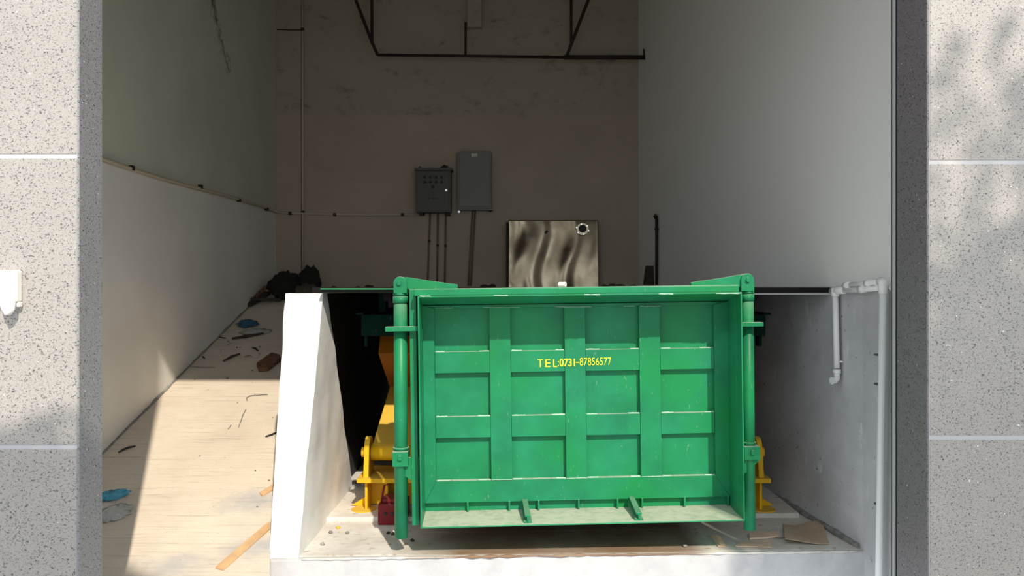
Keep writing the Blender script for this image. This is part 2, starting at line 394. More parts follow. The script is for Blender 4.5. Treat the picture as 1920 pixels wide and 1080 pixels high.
# narrow metal bead along the back edge of the right pillar
q0 = W(1680, 0, 4.42).x
st(MB().box((q0-.022, 4.40, 0), (q0-.008, 4.42, CH+2.8)).build('trim_8', 'pvc_grey'))
st(MB().box((q0-.013, 4.39, 0), (q0+.035, 4.45, CH+2.8)).build('trim_9', 'black'))

# ================================================================ STEEL DECK
t = thing('steel_deck', (.35, 5.75, CH-.04), 'dark steel deck plate bridging the pit at eye level behind the container', 'deck')
TM = T(t.location)
mb = MB(); mb.hexa([(-1.60, 6.0, CH-.034), (XR(5.76)-.005, 5.76, CH-.034), (XR(9.5)-.03, 9.48, CH-.034), (-1.60, 9.48, CH-.034),
                    (-1.60, 6.0, CH+.004), (XR(5.76)-.005, 5.76, CH+.004), (XR(9.5)-.03, 9.48, CH+.004), (-1.60, 9.48, CH+.004)])
mb.build('deck_plate', 'steel_dark', t, M_=TM)
MB().hexa([(-1.47, 5.76, CH-.034), (-.5, 5.76, CH-.034), (-.5, 6.1, CH-.034), (-1.47, 6.1, CH-.034), (-1.47, 5.76, CH+.004), (-.5, 5.76, CH+.004), (-.5, 6.1, CH+.004), (-1.47, 6.1, CH+.004)]).build('deck_plate', 'steel_dark', t, M_=TM)
MB().box((-1.47, 5.742, CH-.012), (1.55, 5.76, CH-.002)).build('edge_strip', 'green_dusty', t, M_=TM)
MB().box((1.55, 5.745, CH-.048), (XR(5.75)-.004, 5.757, CH-.040)).build('edge_strip', 'kerb', t, M_=TM)
for x in (-1.0, .4, 1.8):
    MB().box((x-.03, 5.9, CH-.10), (x+.03, 9.5, CH-.034)).build('joist', 'steel_dark', t, .003, M_=TM)
# rear landing behind deck
st(MB().box((-1.62, 9.5, CH-.3), (2.1, ZB, CH-.004)).build('floor_landing', 'concrete'))

# ================================================================ CONTAINER
co = Vector((.42, 5.135, PF)); cr = (0, math.radians(-.75), math.radians(1.9))
cont = thing('waste_container', co, 'large green steel compactor container with ribbed face and yellow phone number', 'container', cr)
CM = Matrix.LocRotScale(co, __import__('mathutils').Euler(cr), None); CI = CM.inverted()
def P(px, py, v):
    o = CI @ Vector((0, 0, CH)); d = CI.to_3x3() @ Vector(((px-CX)/F, 1, (CY-py)/F)); return o+d*((v-o.y)/d.y)
def bx(name, p0, p1, v0, v1, mat='green', bev=.003, par=None, ref=None):
    """box whose front face (at depth v0) spans pixels p0..p1"""
    a = P(*p0, v0); b = P(*p1, v0)
    return MB().box((min(a.x, b.x), v0, min(a.z, b.z)), (max(a.x, b.x), v1, max(a.z, b.z))).build(name, mat, par or cont, bev)
V1, V2 = .33, .375
# lip and inner corners
TL, TR, BL, BR = P(787, 556, 0), P(1388, 550, 0), P(790, 990, 0), P(1395, 975.5, 0)
ul, ur = (TL.x+BL.x)/2, (TR.x+BR.x)/2; wt, wb_ = (TL.z+TR.z)/2, (BL.z+BR.z)/2
iTL, iTR, iBL, iBR = P(795, 573, V1), P(1366, 566, V1), P(794, 945, V1), P(1368, 930, V1)
il, ir = (iTL.x+iBL.x)/2, (iTR.x+iBR.x)/2; it, ib = (iTL.z+iTR.z)/2, (iBL.z+iBR.z)/2
fb = (P(800, 958, V2).z+P(1372, 946, V2).z)/2
th = .010
MB().hexa([(ul-th, 0, wb_), (ul, 0, wb_), (il, V2, fb-.02), (il-th, V2, fb-.02), (ul-th, 0, wt), (ul, 0, wt), (il, V2, it), (il-th, V2, it)]).build('side_flange', 'green', cont, .002)
MB().hexa([(ur, 0, wb_), (ur+th, 0, wb_), (ir+th, V2, fb-.02), (ir, V2, fb-.02), (ur, 0, wt), (ur+th, 0, wt), (ir+th, V2, it), (ir, V2, it)]).build('side_flange', 'green', cont, .002)
MB().hexa([(ul-th, 0, wt-.004), (ur+th, 0, wt-.004), (ir+.02, V2, it), (il-.02, V2, it), (ul-th, 0, wt+.006), (ur+th, 0, wt+.006), (ir+.02, V2, it+.01), (il-.02, V2, it+.01)]).build('top_flange', 'green', cont, .002)
mb = MB(); mb.hexa([(ul-th, 0, wb_-.004), (ur+th, 0, wb_-.004), (ir+.01, V2, fb-.01), (il-.01, V2, fb-.01), (ul-th, 0, wb_+.006), (ur+th, 0, wb_+.006), (ir+.01, V2, fb), (il-.01, V2, fb)])
mb.build('bottom_flange', 'green_dusty', cont, .002)
# top beam above the lip
bt = P(1000, 539, .03).z
MB().box((ul-.035, .025, wt+.006), (ur, .16, bt)).build('top_beam', 'green', cont, .008)
# back panel: the twelve recessed plates are one sheet
us = [P(x, 740, V1).x for x in (816, 919.5, 958.5, 1060, 1098.5, 1200, 1239, 1340)]
ws = []
for yl, yr in ((577, 573), (658.5, 654), (698, 693.5), (780, 775), (820, 813.5), (903, 890.5)):
    ws.append((P(817, yl, V1).z+P(1340, yr, V1).z)/2)
MB().box((il-.005, V2, fb), (ir+.005, V2+.01, it+.005)).build('back_panel', 'green', cont)
# border frame, mitred corners
def poly(name, pts, v0=V1, v1=V2, mat='green', bev=.002):
    return MB().prism(pts, 'y', v0, v1).build(name, mat, cont, bev)
e = .0012
poly('border_frame', [(il, ib), (us[0]-e, ws[5]-e), (us[0]-e, ws[0]), (il, it)])
poly('border_frame', [(ir, ib), (ir, it), (us[7]+e, ws[0]), (us[7]+e, ws[5]-e)])
poly('border_frame', [(il+e, ib), (ir-e, ib), (us[7], ws[5]), (us[0], ws[5])])
poly('border_frame', [(il+e, it), (us[0], ws[0]), (us[7], ws[0]), (ir-e, it)], V1+.01)
for k in (1, 3, 5):
    MB().box((us[k], V1-.002, ws[5]+.001), (us[k+1], V2, ws[0]-.001)).build('vertical_rib', 'green', cont, .002)
for k in (0, 2, 4, 6):
    for (a, b) in ((1, 2), (3, 4)):
        MB().box((us[k]+e, V1+.001, ws[b]), (us[k+1]-e, V2, ws[a])).build('horizontal_rib', 'green', cont, .002)
# pale chipped weld beads on the upper edges
for k in (0, 2, 4, 6):
    for a in (1, 3, 5):
        for s0 in (0, 1):
            L = (us[k+1]-us[k])*random.uniform(.16, .26); x0 = us[k]+.004 if s0 == 0 else us[k+1]-.004-L
            n = 7; pts = [(x0+L*i/n, V1+.010, ws[a]+.002+random.uniform(-.001, .001)) for i in range(n+1)]
            MB().tube(pts, [random.uniform(.004, .007) for _ in pts], 6).build('weld_bead', 'weld', cont)
for k in (1, 3, 5):
    pts = [(us[k]+(us[k+1]-us[k])*i/9, V1-.003, ws[5]+.001+random.uniform(-.001, .001)) for i in range(10)]
    MB().tube(pts, [random.uniform(.002, .004) for _ in pts], 6).build('weld_bead', 'weld', cont)
for (xa, xb) in ((815, 850), (905, 975), (1040, 1110), (1170, 1190), (1200, 1240)):
    pts = [P(xa+(xb-xa)*i/8, 577.5-(xa-815)*.01, V1-.002)+Vector((0, 0, random.uniform(-.001, .001))) for i in range(9)]
    MB().tube(pts, [random.uniform(.002, .0035) for _ in pts], 6).build('weld_bead', 'weld', cont)
for (xa, xb) in ((787, 808), (925, 952), (1095, 1125), (1235, 1262), (1342, 1388)):
    y0 = 556-(xa-787)*.01
    pts = [P(xa+(xb-xa)*i/8, y0, .0)+Vector((0, random.uniform(-.002, .002), random.uniform(0, .002))) for i in range(9)]
    MB().tube(pts, [random.uniform(.003, .006) for _ in pts], 6).build('weld_bead', 'weld', cont)
# tabs under the border
for x, y in ((877, 951), (955, 950), (1010, 948), (1085, 946), (1158, 945), (1204, 943), (1284, 941), (1365, 939)):
    a = P(x-1.5, y-8, V1); b = P(x+1.8, y+8, V1)
    MB().box((a.x, V1-.005, b.z), (b.x, V2, ib+.004)).build('tab', 'green', cont, .001)
# bottom lugs: small channels lying on the lip
for (xa, ya, xb, yb) in ((984, 934, 990, 978), (1184, 932, 1199, 976)):
    a = P(xa, ya, V1-.01); b = P(xb, yb, .02)
    tz = lambda v: wb_+(fb-wb_)*v/V2
    for off, ww, z0, z1 in ((0, .019, .045, .057), (0, .006, 0, .045), (0, .028, .006, .014)):
        xa_, xb_ = a.x, b.x
        MB().hexa([(xb_-ww, .03, tz(.03)+z0), (xb_+ww, .03, tz(.03)+z0), (xa_+ww, V1-.01, tz(V1)+z0+.03), (xa_-ww, V1-.01, tz(V1)+z0+.03),
                   (xb_-ww, .03, tz(.03)+z1), (xb_+ww, .03, tz(.03)+z1), (xa_+ww, V1-.01, tz(V1)+z1+.03), (xa_-ww, V1-.01, tz(V1)+z1+.03)]).build('lug', 'green_clean', cont, .002)
# outer side frames
bx('side_frame', (767, 543), (785.5, 985), .13, .24, bev=.004)
bx('side_frame', (1378, 540), (1391, 968), .13, .24, bev=.004)
# body behind
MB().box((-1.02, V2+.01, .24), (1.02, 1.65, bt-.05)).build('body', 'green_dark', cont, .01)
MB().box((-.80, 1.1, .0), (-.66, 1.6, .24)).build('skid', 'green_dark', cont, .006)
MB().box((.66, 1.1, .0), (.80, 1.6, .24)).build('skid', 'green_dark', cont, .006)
# posts with collars, brackets, pins
def post(cx0, cx1, ytop, ybot, r, side):
    v = .17
    a = P(cx0, ytop, v); b = P(cx1, ybot, v)
    po = MB().tube([a, b], r, 20).build('post', 'green', cont)
    return a, b, po
def collar(px, y0, y1, v, r, par):
    a = P(px, y0, v); b = P(px, y1, v); MB().tube([a, b], r, 20).build('collar', 'green', par, 0)
def bolt(px, py, v, r, par):
    a = P(px, py, v); MB().tube([a+Vector((0, .02, 0)), a], r*1.6, 20).build('washer', 'green', par)
    MB().tube([a, a-Vector((0, .014, 0))], r, 6, smooth=False).build('bolt', 'green', par, .001)
for sgn, cx0, cx1, yt, yb, r in ((-1, 750.5, 752.5, 540, 1007, .0455), (1, 1401.5, 1405.5, 536, 992, .040)):
    a, b, po = post(cx0, cx1, yt, yb, r, sgn)
    collar(cx0, yt+10, yt+14, .17, r*1.12, po); collar(cx0, yt+16, yt+28, .17, r*1.13, po)
    # top head plate: rounded
    hx, hy = (750, 531) if sgn < 0 else (1402, 525)
    c0 = P(hx, hy, .12); rr = .045; pts = [(c0.x+rr*math.cos(t), c0.z+rr*math.sin(t)) for t in [PI*i/10 for i in range(11)]]
    zb_ = P(hx, yt+10, .12).z; pts += [(c0.x-rr, zb_), (c0.x+rr, zb_)]
    MB().prism(pts, 'y', .12, .22).build('post_head', 'green', po, .004)
    bolt(hx-1.5 if sgn < 0 else hx, hy, .118, .016, po)
    # tapered arm across the top
    if sgn < 0: q = [(745, 519), (767, 520), (806, 526.5), (858, 533.5), (858, 541), (764, 541), (745, 541)]
    else: q = [(1408, 515), (1385, 515.5), (1348, 522), (1296, 529.5), (1296, 538.5), (1384, 538), (1408, 538)]
    MB().prism([(P(x, y, .135).x, P(x, y, .135).z) for x, y in q], 'y', .14, .165).build('hook_arm', 'green', cont, .002)
    # flat handle bar
    if sgn < 0: h = ((722, 613), (783, 621))
    else: h = ((1389, 605), (1432, 612))
    hb = bx('handle_bar', h[0], h[1], .07, .135, bev=.003)
    # lower clamp block, gusset
    if sgn < 0:
        k = bx('clamp', (735, 848), (765, 875), .105, .23, bev=.004); bolt(750, 859, .103, .017, k)
        collar(752, 838, 842, .17, r*1.2, po); collar(752, 843, 847, .17, r*1.1, po)
        MB().prism([(P(x, y, .15).x, P(x, y, .15).z) for x, y in ((741, 876), (764, 858), (786, 857), (786, 899), (768, 899))], 'y', .14, .165).build('gusset', 'green', cont, .002)
    else:
        k = bx('clamp', (1396, 838), (1426, 862), .105, .23, bev=.004); bolt(1411, 848, .103, .017, k)
        collar(1404, 828, 832, .17, r*1.2, po); collar(1404, 833, 837, .17, r*1.1, po)
        MB().prism([(P(x, y, .15).x, P(x, y, .15).z) for x, y in ((1391, 862), (1424, 862), (1418, 868), (1397, 887), (1391, 887))], 'y', .14, .165).build('gusset', 'green', cont, .002)
# lettering
def letters(txt, x0, x1, y0, y1, v, bold=.0):
    cu = bpy.data.curves.new('txt', 'FONT'); cu.body = txt; cu.size = 1; cu.extrude = .0; cu.offset = bold
    o = bpy.data.objects.new('txt', cu); C.objects.link(o); dg = bpy.context.evaluated_depsgraph_get()
    me = bpy.data.meshes.new_from_object(o.evaluated_get(dg)); bpy.data.objects.remove(o)
    xs = [q.co.x for q in me.vertices]; zs = [q.co.y for q in me.vertices]
    a = P(x0, y1, v); b = P(x1, y0, v)
    for q in me.vertices:
        u = (q.co.x-min(xs))/(max(xs)-min(xs)); ww = (q.co.y-min(zs))/(max(zs)-min(zs))
        q.co = Vector((a.x+(b.x-a.x)*u, v, a.z+(b.z-a.z)*ww))
    me.materials.clear(); me.materials.append(M['yellow_letter'])
    ob = bpy.data.objects.new('lettering', me); C.objects.link(ob); ob.parent = cont; ob['label'] = 'yellow stencilled phone number'
for ch, xa, xb in (('T', 1008, 1018), ('E', 1022, 1032), ('L', 1037, 1045)):
    letters(ch, xa, xb, 673.5, 688.5, V1-.0035, .012)
letters(':', 1046, 1048, 677, 687, V1-.0035, .01)
letters('0731', 1049, 1078, 672, 687.5, V1-.0035, .025)
letters('-', 1080, 1086, 678.5, 680.5, V1-.0035, .01)
letters('87856577', 1087, 1146, 670, 685.5, V1-.0035, .0)

# ================================================================ SCISSOR LIFTS (mirrored pair beside the container)
def lift(sgn, label):
    """sgn -1 = left; x measured from the mirror plane X=.36"""
    zf = PF+.035; base = (.36+sgn*1.45, 6.2, zf)
    t = thing('scissor_lift', base, label, 'lift'); TM = T(base)
    X = lambda d: .36+sgn*d
    def b(name, d0, d1, y0, y1, z0, z1, mat='yellow', bev=.004):
        return MB().box((min(X(d0), X(d1)), y0, z0), (max(X(d0), X(d1)), y1, z1)).build(name, mat, t, bev, M_=TM)
    Y0 = 6.17
    z = lambda py, Y=Y0: CH+(CY-py)/F*Y
    # pedestal
    b('flange_plate', 1.64, 1.18, Y0-.05, Y0+.42, z(903), z(895))
    b('web', 1.585, 1.565, Y0, Y0+.36, zf+.006, z(903))
    b('web', 1.565, 1.18, Y0+.16, Y0+.18, zf+.006, z(903))
    b('web', 1.42, 1.40, Y0+.0, Y0+.36, zf+.006, z(903))
    MB().prism([(X(1.72), zf+.006), (X(1.58), zf+.006), (X(1.58), zf+.09)], 'y', Y0+.12, Y0+.14).build('gusset', 'yellow', t, .002, M_=TM)
    n = 16; pts = []
    for i in range(n):
        a = 2*PI*i/n; r = 1+.25*noise.noise(Vector((i*1.3, sgn, 0)))
        pts.append((X(1.60)+sgn*.10*math.cos(a)*r, Y0+.03+.10*math.sin(a)*r))
    MB().prism(pts, 'z', zf, zf+.008).build('foot_plate', 'yellow', t, .002, M_=TM)
    # lug
    lx0, lx1 = X(1.595), X(1.555)
    cz = z(853); pts = [(Y0-.02, z(895)), (Y0+.24, z(895))]+[(Y0+.11+.085*math.cos(a), cz+.045+.085*math.sin(a)) for a in [PI*i/10 for i in range(11)]]
    MB().prism(pts, 'x', min(lx0, lx1), max(lx0, lx1)).build('lug', 'yellow', t, .003, M_=TM)
    MB().tube([(X(1.63), Y0+.11, cz), (X(1.595), Y0+.11, cz)], .04, 20).build('pin', 'yellow', t, M_=TM)
    MB().tube([(X(1.55), Y0+.11, cz), (X(1.16), Y0+.11, cz)], .066, 28).build('pivot_tube', 'yellow', t, M_=TM)
    # arms: X in side view
    def arm(name, y0, z0, y1, z1, h, mat, d0, d1):
        d = Vector((y1-y0, z1-z0)).normalized(); nrm = Vector((-d.y, d.x))*h/2
        pts = [(y0-nrm.x, z0-nrm.y), (y1-nrm.x, z1-nrm.y), (y1+nrm.x, z1+nrm.y), (y0+nrm.x, z0+nrm.y)]
        MB().prism(pts, 'x', min(X(d0), X(d1)), max(X(d0), X(d1))).build(name, mat, t, .006, M_=TM)
    arm('lift_arm', Y0+.11, cz+.02, 8.35, CH-.42, .10, 'yellow', 1.54, 1.16)
    arm('lift_arm', Y0+.42, CH-.47, 8.35, zf+.22, .20, 'orange', 1.545, 1.16)
    MB().tube([(X(1.55), 7.25, CH-.86), (X(1.14), 7.25, CH-.86)], .045, 16).build('centre_pin', 'orange', t, M_=TM)
    b('top_rail', 1.62, 1.14, Y0+.02, 8.6, CH-.385, CH-.215, 'green_dark', .006)
    b('rail_lip', 1.66, 1.60, Y0+.01, 8.6, CH-.215, CH-.20, 'green_dark', .002)
    b('rail_lug', 1.60, 1.575, Y0+.05, Y0+.15, CH-.47, CH-.385, 'green_dark', .004)
    b('rail_post', 1.5, 1.44, 8.3, 8.4, CH-.2, CH-.036, 'green_dark', .004)
    b('rail_post', 1.5, 1.44, 6.3, 6.4, CH-.2, CH-.036, 'green_dark', .004)
lift(-1, 'yellow and orange scissor lift arm on pedestal left of the green container')
lift(1, 'yellow scissor lift pedestal mostly hidden behind the right green post')

# red box with hooked handle
q = FP(722, 985, PF); t = thing('pump_box', (q.x+.05, q.y, PF), 'dark red metal box with bent handle on pit floor behind left green post', 'box')
TM = T(t.location); x0, x1 = W(708, 0, q.y).x, W(708, 0, q.y).x+.21
MB().box((x0, q.y, PF), (x1, q.y+.26, PF+.16)).build('housing', 'red', t, .012, M_=TM)
MB().box((x0+.03, q.y+.03, PF+.16), (x1-.02, q.y+.2, PF+.19)).build('lid', 'red', t, .008, M_=TM)
hx = x0+.03
MB().tube([(hx-.01, q.y+.05, PF+.15), (hx, q.y+.05, PF+.23), (hx+.012, q.y+.05, PF+.29), (hx+.035, q.y+.05, PF+.30), (hx+.045, q.y+.05, PF+.285)], .009, 10).build('handle', 'red', t, M_=TM)
for k in range(3):
    MB().tube([(x0+.06+k*.05, q.y-.012, PF+.09), (x0+.06+k*.05, q.y, PF+.09)], .012, 10).build('fitting', 'black', t, M_=TM)

# white roll on container top
a = W(1047, 534.6, 5.2); b = W(1061, 534.6, 5.2); zt = (CM @ Vector((0, .08, bt))).z
t = thing('tape_roll', (a.x+.03, 5.215, zt), 'small white plastic roll lying on top edge of the green container', 'roll')
rr = .0165; mb = MB(); seg = 20
for (ra, rb) in ((rr, rr*.55),):
    bm = mb.bm; A = []; 
    for x in (-.027, .022):
        for r in (ra, rb): A.append([bm.verts.new((x, (r*math.cos(2*PI*k/seg)), rr+r*math.sin(2*PI*k/seg))) for k in range(seg)])
    for i, j in ((0, 1), (1, 3), (3, 2), (2, 0)):
        for k in range(seg): f = bm.faces.new([A[i][k], A[i][(k+1) % seg], A[j][(k+1) % seg], A[j][k]])
o = mb.build('sleeve', 'plastic_white', t, .001); t.rotation_euler = (0, 0, -.5)
MB().tube([(-.029, 0, rr), (-.010, 0, rr)], rr*.55, 16).build('core', 'cardboard', t)

# ================================================================ BACK WALL FITTINGS
YW = ZB-.012
def wbox(name, x0, y0, x1, y1, yf, yb, mat, par, bev=.004, Tm=None):
    a = W(x0, y1, yf); b = W(x1, y0, yf); return MB().box((a.x, yf, a.z), (b.x, yb, b.z)).build(name, mat, par, bev, M_=Tm)
base = W(812, 400, YW); t = thing('control_cabinet', base, 'dark grey control cabinet with rows of push buttons, lower of the two wall cabinets', 'cabinet'); TM = T(base)
wbox('body', 779, 319, 845, 398, YW-.20, YW, 'cab_dark', t, .006, TM)
wbox('hood', 777, 314.5, 847.5, 319, YW-.25, YW, 'cab_dark', t, .003, TM)
d = wbox('door', 782, 321, 841.5, 395.5, YW-.222, YW-.20, 'cab_dark', t, .004, TM)
def disc(px, py, yf, r, name, mat, par, dep=.025):
    c = W(px, py, yf); MB().tube([(c.x, yf+dep, c.z), (c.x, yf, c.z)], r, 14).build(name, mat, par, M_=TM)
for r_, yy in enumerate((332, 341)):
    for k in range(4): disc(796+k*10.6, yy, YW-.245, .018, 'push_button', 'black', d)
disc(811.5, 350, YW-.245, .022, 'selector_switch', 'black', d)
disc(811, 362, YW-.235, .009, 'key_switch', 'black', d)
for x in (804, 811, 815, 820): disc(x, 372, YW-.235, .010, 'terminal_button', 'black', d)
disc(836.5, 356.5, YW-.238, .017, 'door_lock', 'chrome', d)
for x in (790, 839): wbox('foot_bracket', x-4, 397, x+4, 403, YW-.16, YW, 'black', t, .002, TM)
for x in (787, 838): wbox('mounting_ear', x-2, 312, x+2, 318, YW-.03, YW, 'black', t, .002, TM)
MB().tube([W(826, 315.5, YW-.14), W(833, 312.6, YW-.15), W(841, 312.6, YW-.15)], [.012, .03, .006], 8).build('rag', 'black', t, M_=TM)
base = W(889, 394, YW); t = thing('distribution_box', base, 'plain tall grey electrical box with small label, higher of the two wall cabinets', 'cabinet'); TM = T(base)
wbox('body', 858, 283.5, 921, 391, YW-.16, YW, 'cab_grey', t, .006, TM)
d = wbox('door', 861.5, 287.5, 918, 387, YW-.178, YW-.16, 'cab_grey', t, .004, TM)
wbox('label_plate', 875, 287.8, 883, 294, YW-.181, YW-.178, 'cab_grey', d, 0, TM)
wbox('label_plate', 884, 287.8, 895, 293.6, YW-.181, YW-.178, 'label', d, 0, TM)
wbox('rail', 859, 390.5, 924, 393.5, YW-.15, YW, 'cab_grey', t, .002, TM)
disc(860.5, 397, YW-.1, .016, 'stud', 'chrome', t, .09); disc(919.5, 395, YW-.1, .012, 'stud', 'black', t, .09)

def conduit(name, pts, r, mat, label, group=None, clips=(), clipaxis=None):
    pts = [Vector(p) for p in pts]; base = min(pts, key=lambda p: p.z).copy()
    t = thing(name, base, label, 'conduit', group=group); MB().tube(pts, r, 10).build('tube', mat, t, M_=T(base))
    for c in clips:
        c = Vector(c); MB().box(c-Vector((r*1.25, r*1.2, r*1.25)), c+Vector((r*1.25, r*1.2, r*1.25))).build('clip', 'truss', t, .002, M_=T(base))
    return t
yc = YW-.016
for i, (xt, xb, nm) in enumerate(((806.5, 801.5, 'first thin vertical conduit below the control cabinet, leftmost of three'), (821, 819.5, 'middle of three thin conduits below the control cabinet'), (836, 834, 'third thin conduit below the control cabinet, right of the middle one'))):
    conduit('conduit', [W(xt, 400, yc), W((xt*.6+xb*.4), 455, yc), W(xb, 536, yc)], .013, 'conduit_brown', nm, clips=[W(xt*.7+xb*.3, 452+[0, 8, 9][i], yc)])
conduit('conduit', [W(886, 395, yc), W(881, 480, yc), W(878, 536, yc)], .013, 'conduit_brown', 'left tube of the pair of conduits below the tall grey box')
conduit('conduit', [W(891, 395, yc), W(886, 480, yc), W(883, 536, yc)], .013, 'conduit_brown', 'right tube of the pair of conduits below the tall grey box')
# long horizontal run along left wall, back wall
lo = .02
pts = [LW(193-30, 289, lo)]+[LW(x, 298+(x-193)*.3058+3*math.sin((x-193)/60.), lo) for x in (193, 250, 300, 350, 400, 450, 500)]+[(XL+lo, ZB-.07, W(520, 399, ZB).z), W(560, 400, ZB-.072)+Vector((0, 0, 0)), W(575, 401, yc), W(680, 402.5, yc), W(779, 402.5, yc)]
conduit('wall_conduit', pts, .017, 'pvc_old', 'cream conduit running level along left wall and on to the control cabinet', clips=[LW(247, 315, lo), LW(376, 350, lo), LW(448, 375, lo), LW(500, 392, lo), W(544, 400, ZB-.08), W(628, 402.5, yc), W(755, 402.5, yc)])
conduit('wall_conduit', [W(567, -60, ZB-.03), W(567.5, 200, ZB-.03), W(568, 512, ZB-.03)], .016, 'pvc_old', 'tall vertical conduit on back wall beside the left pilaster', clips=[W(567, 55, ZB-.03), W(568, 398, ZB-.03)])
conduit('wall_conduit', [W(519, 55, ZB-.07), W(543, 56, ZB-.065), W(566, 56, ZB-.06)], .007, 'truss', 'thin dark wire crossing the pilaster high in left corner')

# pipe on the right wall near the back, dark box at its foot
p0 = RW(1231, 534, .03); p1 = RW(1231, 410, .03); p2 = RW(1227, 404, .06)
t = thing('stand_pipe', p0, 'dark standing pipe with bent top against right wall near back corner', 'pipe'); TM = T(p0)
MB().tube([p0, p1], .02, 12).build('tube', 'truss', t, M_=TM); MB().tube([p1, p1+(p2-p1)*.5+Vector((0, 0, .012)), p2], .026, 12).build('elbow', 'truss', t, M_=TM)
MB().tube([RW(1231, 428, .03), RW(1231, 431, .03)], .028, 12).build('clip', 'truss', t, M_=TM)
Yb = 10.3; a = W(1209, 534, Yb); b = W(1228, 498, Yb)
o = MB().hexa([(a.x, Yb, a.z), (b.x, Yb, a.z), (b.x, Yb+.15, a.z), (a.x, Yb+.15, a.z), (a.x+.03, Yb+.02, b.z), (b.x, Yb+.02, b.z), (b.x, Yb+.15, b.z), (a.x+.03, Yb+.15, b.z)]).build('offcut_board', 'wood_dark', bevel=.005)
tag(rebase(o), 'dark board offcut leaning upright at foot of the standing pipe', 'board')

# ---------------------------------------------------------------- stainless sheet leaning on the back wall
zb0 = CH+.0; Ys = ZB-.28
x0 = W(953, 0, Ys).x; x1 = W(1123, 0, Ys).x; hgt = (540-413)/F*(Ys+.1)
t = thing('sheet_panel', ((x0+x1)/2, Ys, zb0), 'buckled stainless steel sheet leaning against the back wall', 'metal sheet'); TM = T(t.location)
bm = bmesh.new(); nx, nz = 110, 80; grid = []
for j in range(nz+1):
    row = []
    for i in range(nx+1):
        u, v = i/nx, j/nz
        dd = .009*math.sin(u*15+1.5*math.sin(v*4.2+u*2)+.5)+.003*math.sin(u*34+2.2*math.sin(v*4.5+1))+.016*noise.noise(Vector((u*4.5, v*1.6, .3)))
        dd *= (1-.75*max(0, (u-.62)*2.6))
        hx, hz = (x0+(x1-x0)*.815), .86
        row.append(bm.verts.new((x0+(x1-x0)*u, Ys+.11*v+dd, zb0+hgt*v)))
    grid.append(row)
for j in range(nz):
    for i in range(nx):
        f = bm.faces.new([grid[j][i], grid[j][i+1], grid[j+1][i+1], grid[j+1][i]]); f.smooth = True
mb = MB(); mb.bm = bm; o = mb.build('sheet', 'stainless', t, M_=TM); sm = o.modifiers.new('s', 'SOLIDIFY'); sm.thickness = .004
def dsc(px, py, r, name, mat, dy=.0, dep=.01, seg=18):
    c = W(px, py, Ys+.07); MB().tube([(c.x, c.y-dy, c.z), (c.x, c.y-dy-dep, c.z)], r, seg).build(name, mat, t, M_=TM)
dsc(1092, 430, .085, 'collar', 'stainless', .0, .03); dsc(1092, 429, .055, 'port', 'black', .03, .006)
for a in range(6): dsc(1092+11.5*math.cos(a*1.05+.3), 430+9.5*math.sin(a*1.05+.3), .012, 'rivet', 'chrome', .028, .012, 10)
dsc(1025, 434.5, .026, 'hole', 'black', .02, .006, 4)
MB().box((x0-.03, Ys+.04, zb0), (x0-.004, Ys+.24, zb0+hgt*.97)).build('edge_batten', 'wood_dark', t, .003, M_=TM)

# low dark rubble line in front of the back wall
for i in range(14):
    px = random.choice([random.uniform(905, 950), random.uniform(1110, 1210), random.uniform(620, 900)])
    Y = random.uniform(10.2, 10.8); q = W(px, 540, Y); r = random.uniform(.02, .05)
    o = MB().blob((q.x, q.y, CH+r*.45), (r*1.6, r, r*.7), 2, .5, 2, i, .7).build('rubble_lump', 'wood_dark')
    side_ = 'left' if px < 953 else 'right'
    tag(rebase(o), 'small dark lump of rubble on the landing %s of the stainless sheet' % side_, 'rubble', 'rubble lumps %s of the steel sheet' % side_)

# ---------------------------------------------------------------- pipe truss high at the back
Yt = 10.72; base = W(708, 103, Yt); t = thing('pipe_truss', base, 'dark brown steel pipe frame hanging high in front of the back wall', 'truss'); TM = T(base)
def tb(name, pts, r): MB().tube([W(x, y, Yt+(dz[0] if dz else 0)) for x, y, *dz in pts], r, 12).build(name, 'truss', t, M_=TM)
tb('bottom_bar', [(708, 103), (870, 105), (1060, 107.5)], .021)
tb('bottom_bar', [(1058, 107.5), (1206, 107.5)], .032)
tb('diagonal', [(645, -60), (667, 0), (697, 78), (708, 103)], .022)
tb('vertical', [(697, -60, .06), (697.5, 82, .06)], .022)
tb('hanger', [(873, 42), (873, 104)], .016)
tb('vertical', [(1071, -60, .06), (1071, 80, .06)], .020)
tb('diagonal', [(1125, -60), (1103, 0), (1073, 78), (1062, 107)], .022)
tb('end_plate', [(1207, 92), (1208, 112)], .012)
tb('bottom_bar_sleeve', [(1018, 106.8), (1028, 107)], .026)

# ================================================================ WHITE PIPES AT RIGHT
t0 = RW(1650, 1075, .06); base = Vector((t0.x, t0.y, 0))
t = thing('drain_pipe', base, 'large white plastic pipe running full height down the right wall', 'pipe'); TM = T(base)
top = RW(1656, 533, .07); bot = RW(1648, 1080, .07); bot2 = bot+(bot-top).normalized()*.2; bot2.z = .0
MB().tube([top, bot, bot2], .0235, 20).build('tube', 'pvc', t, M_=TM)
e1 = RW(1654, 527, .07)
MB().tube([top-Vector((0, 0, .06)), top+Vector((0, 0, .012)), top+Vector((-.01, .03, .022))], .029, 16).build('elbow', 'pvc', t, M_=TM)
MB().tube([top+Vector((-.002, .02, .018)), RW(1620, 531.5, .05), RW(1584, 535.5, .04)], .0185, 16).build('branch', 'pvc', t, M_=TM)
for x, y in ((1588, 535), (1628, 531), (1645, 529.6)):
    a = RW(x-4, y+.5, .052); b = RW(x+4, y-.5, .052); MB().tube([a, b], .024, 14).build('coupling', 'pvc', t, M_=TM)
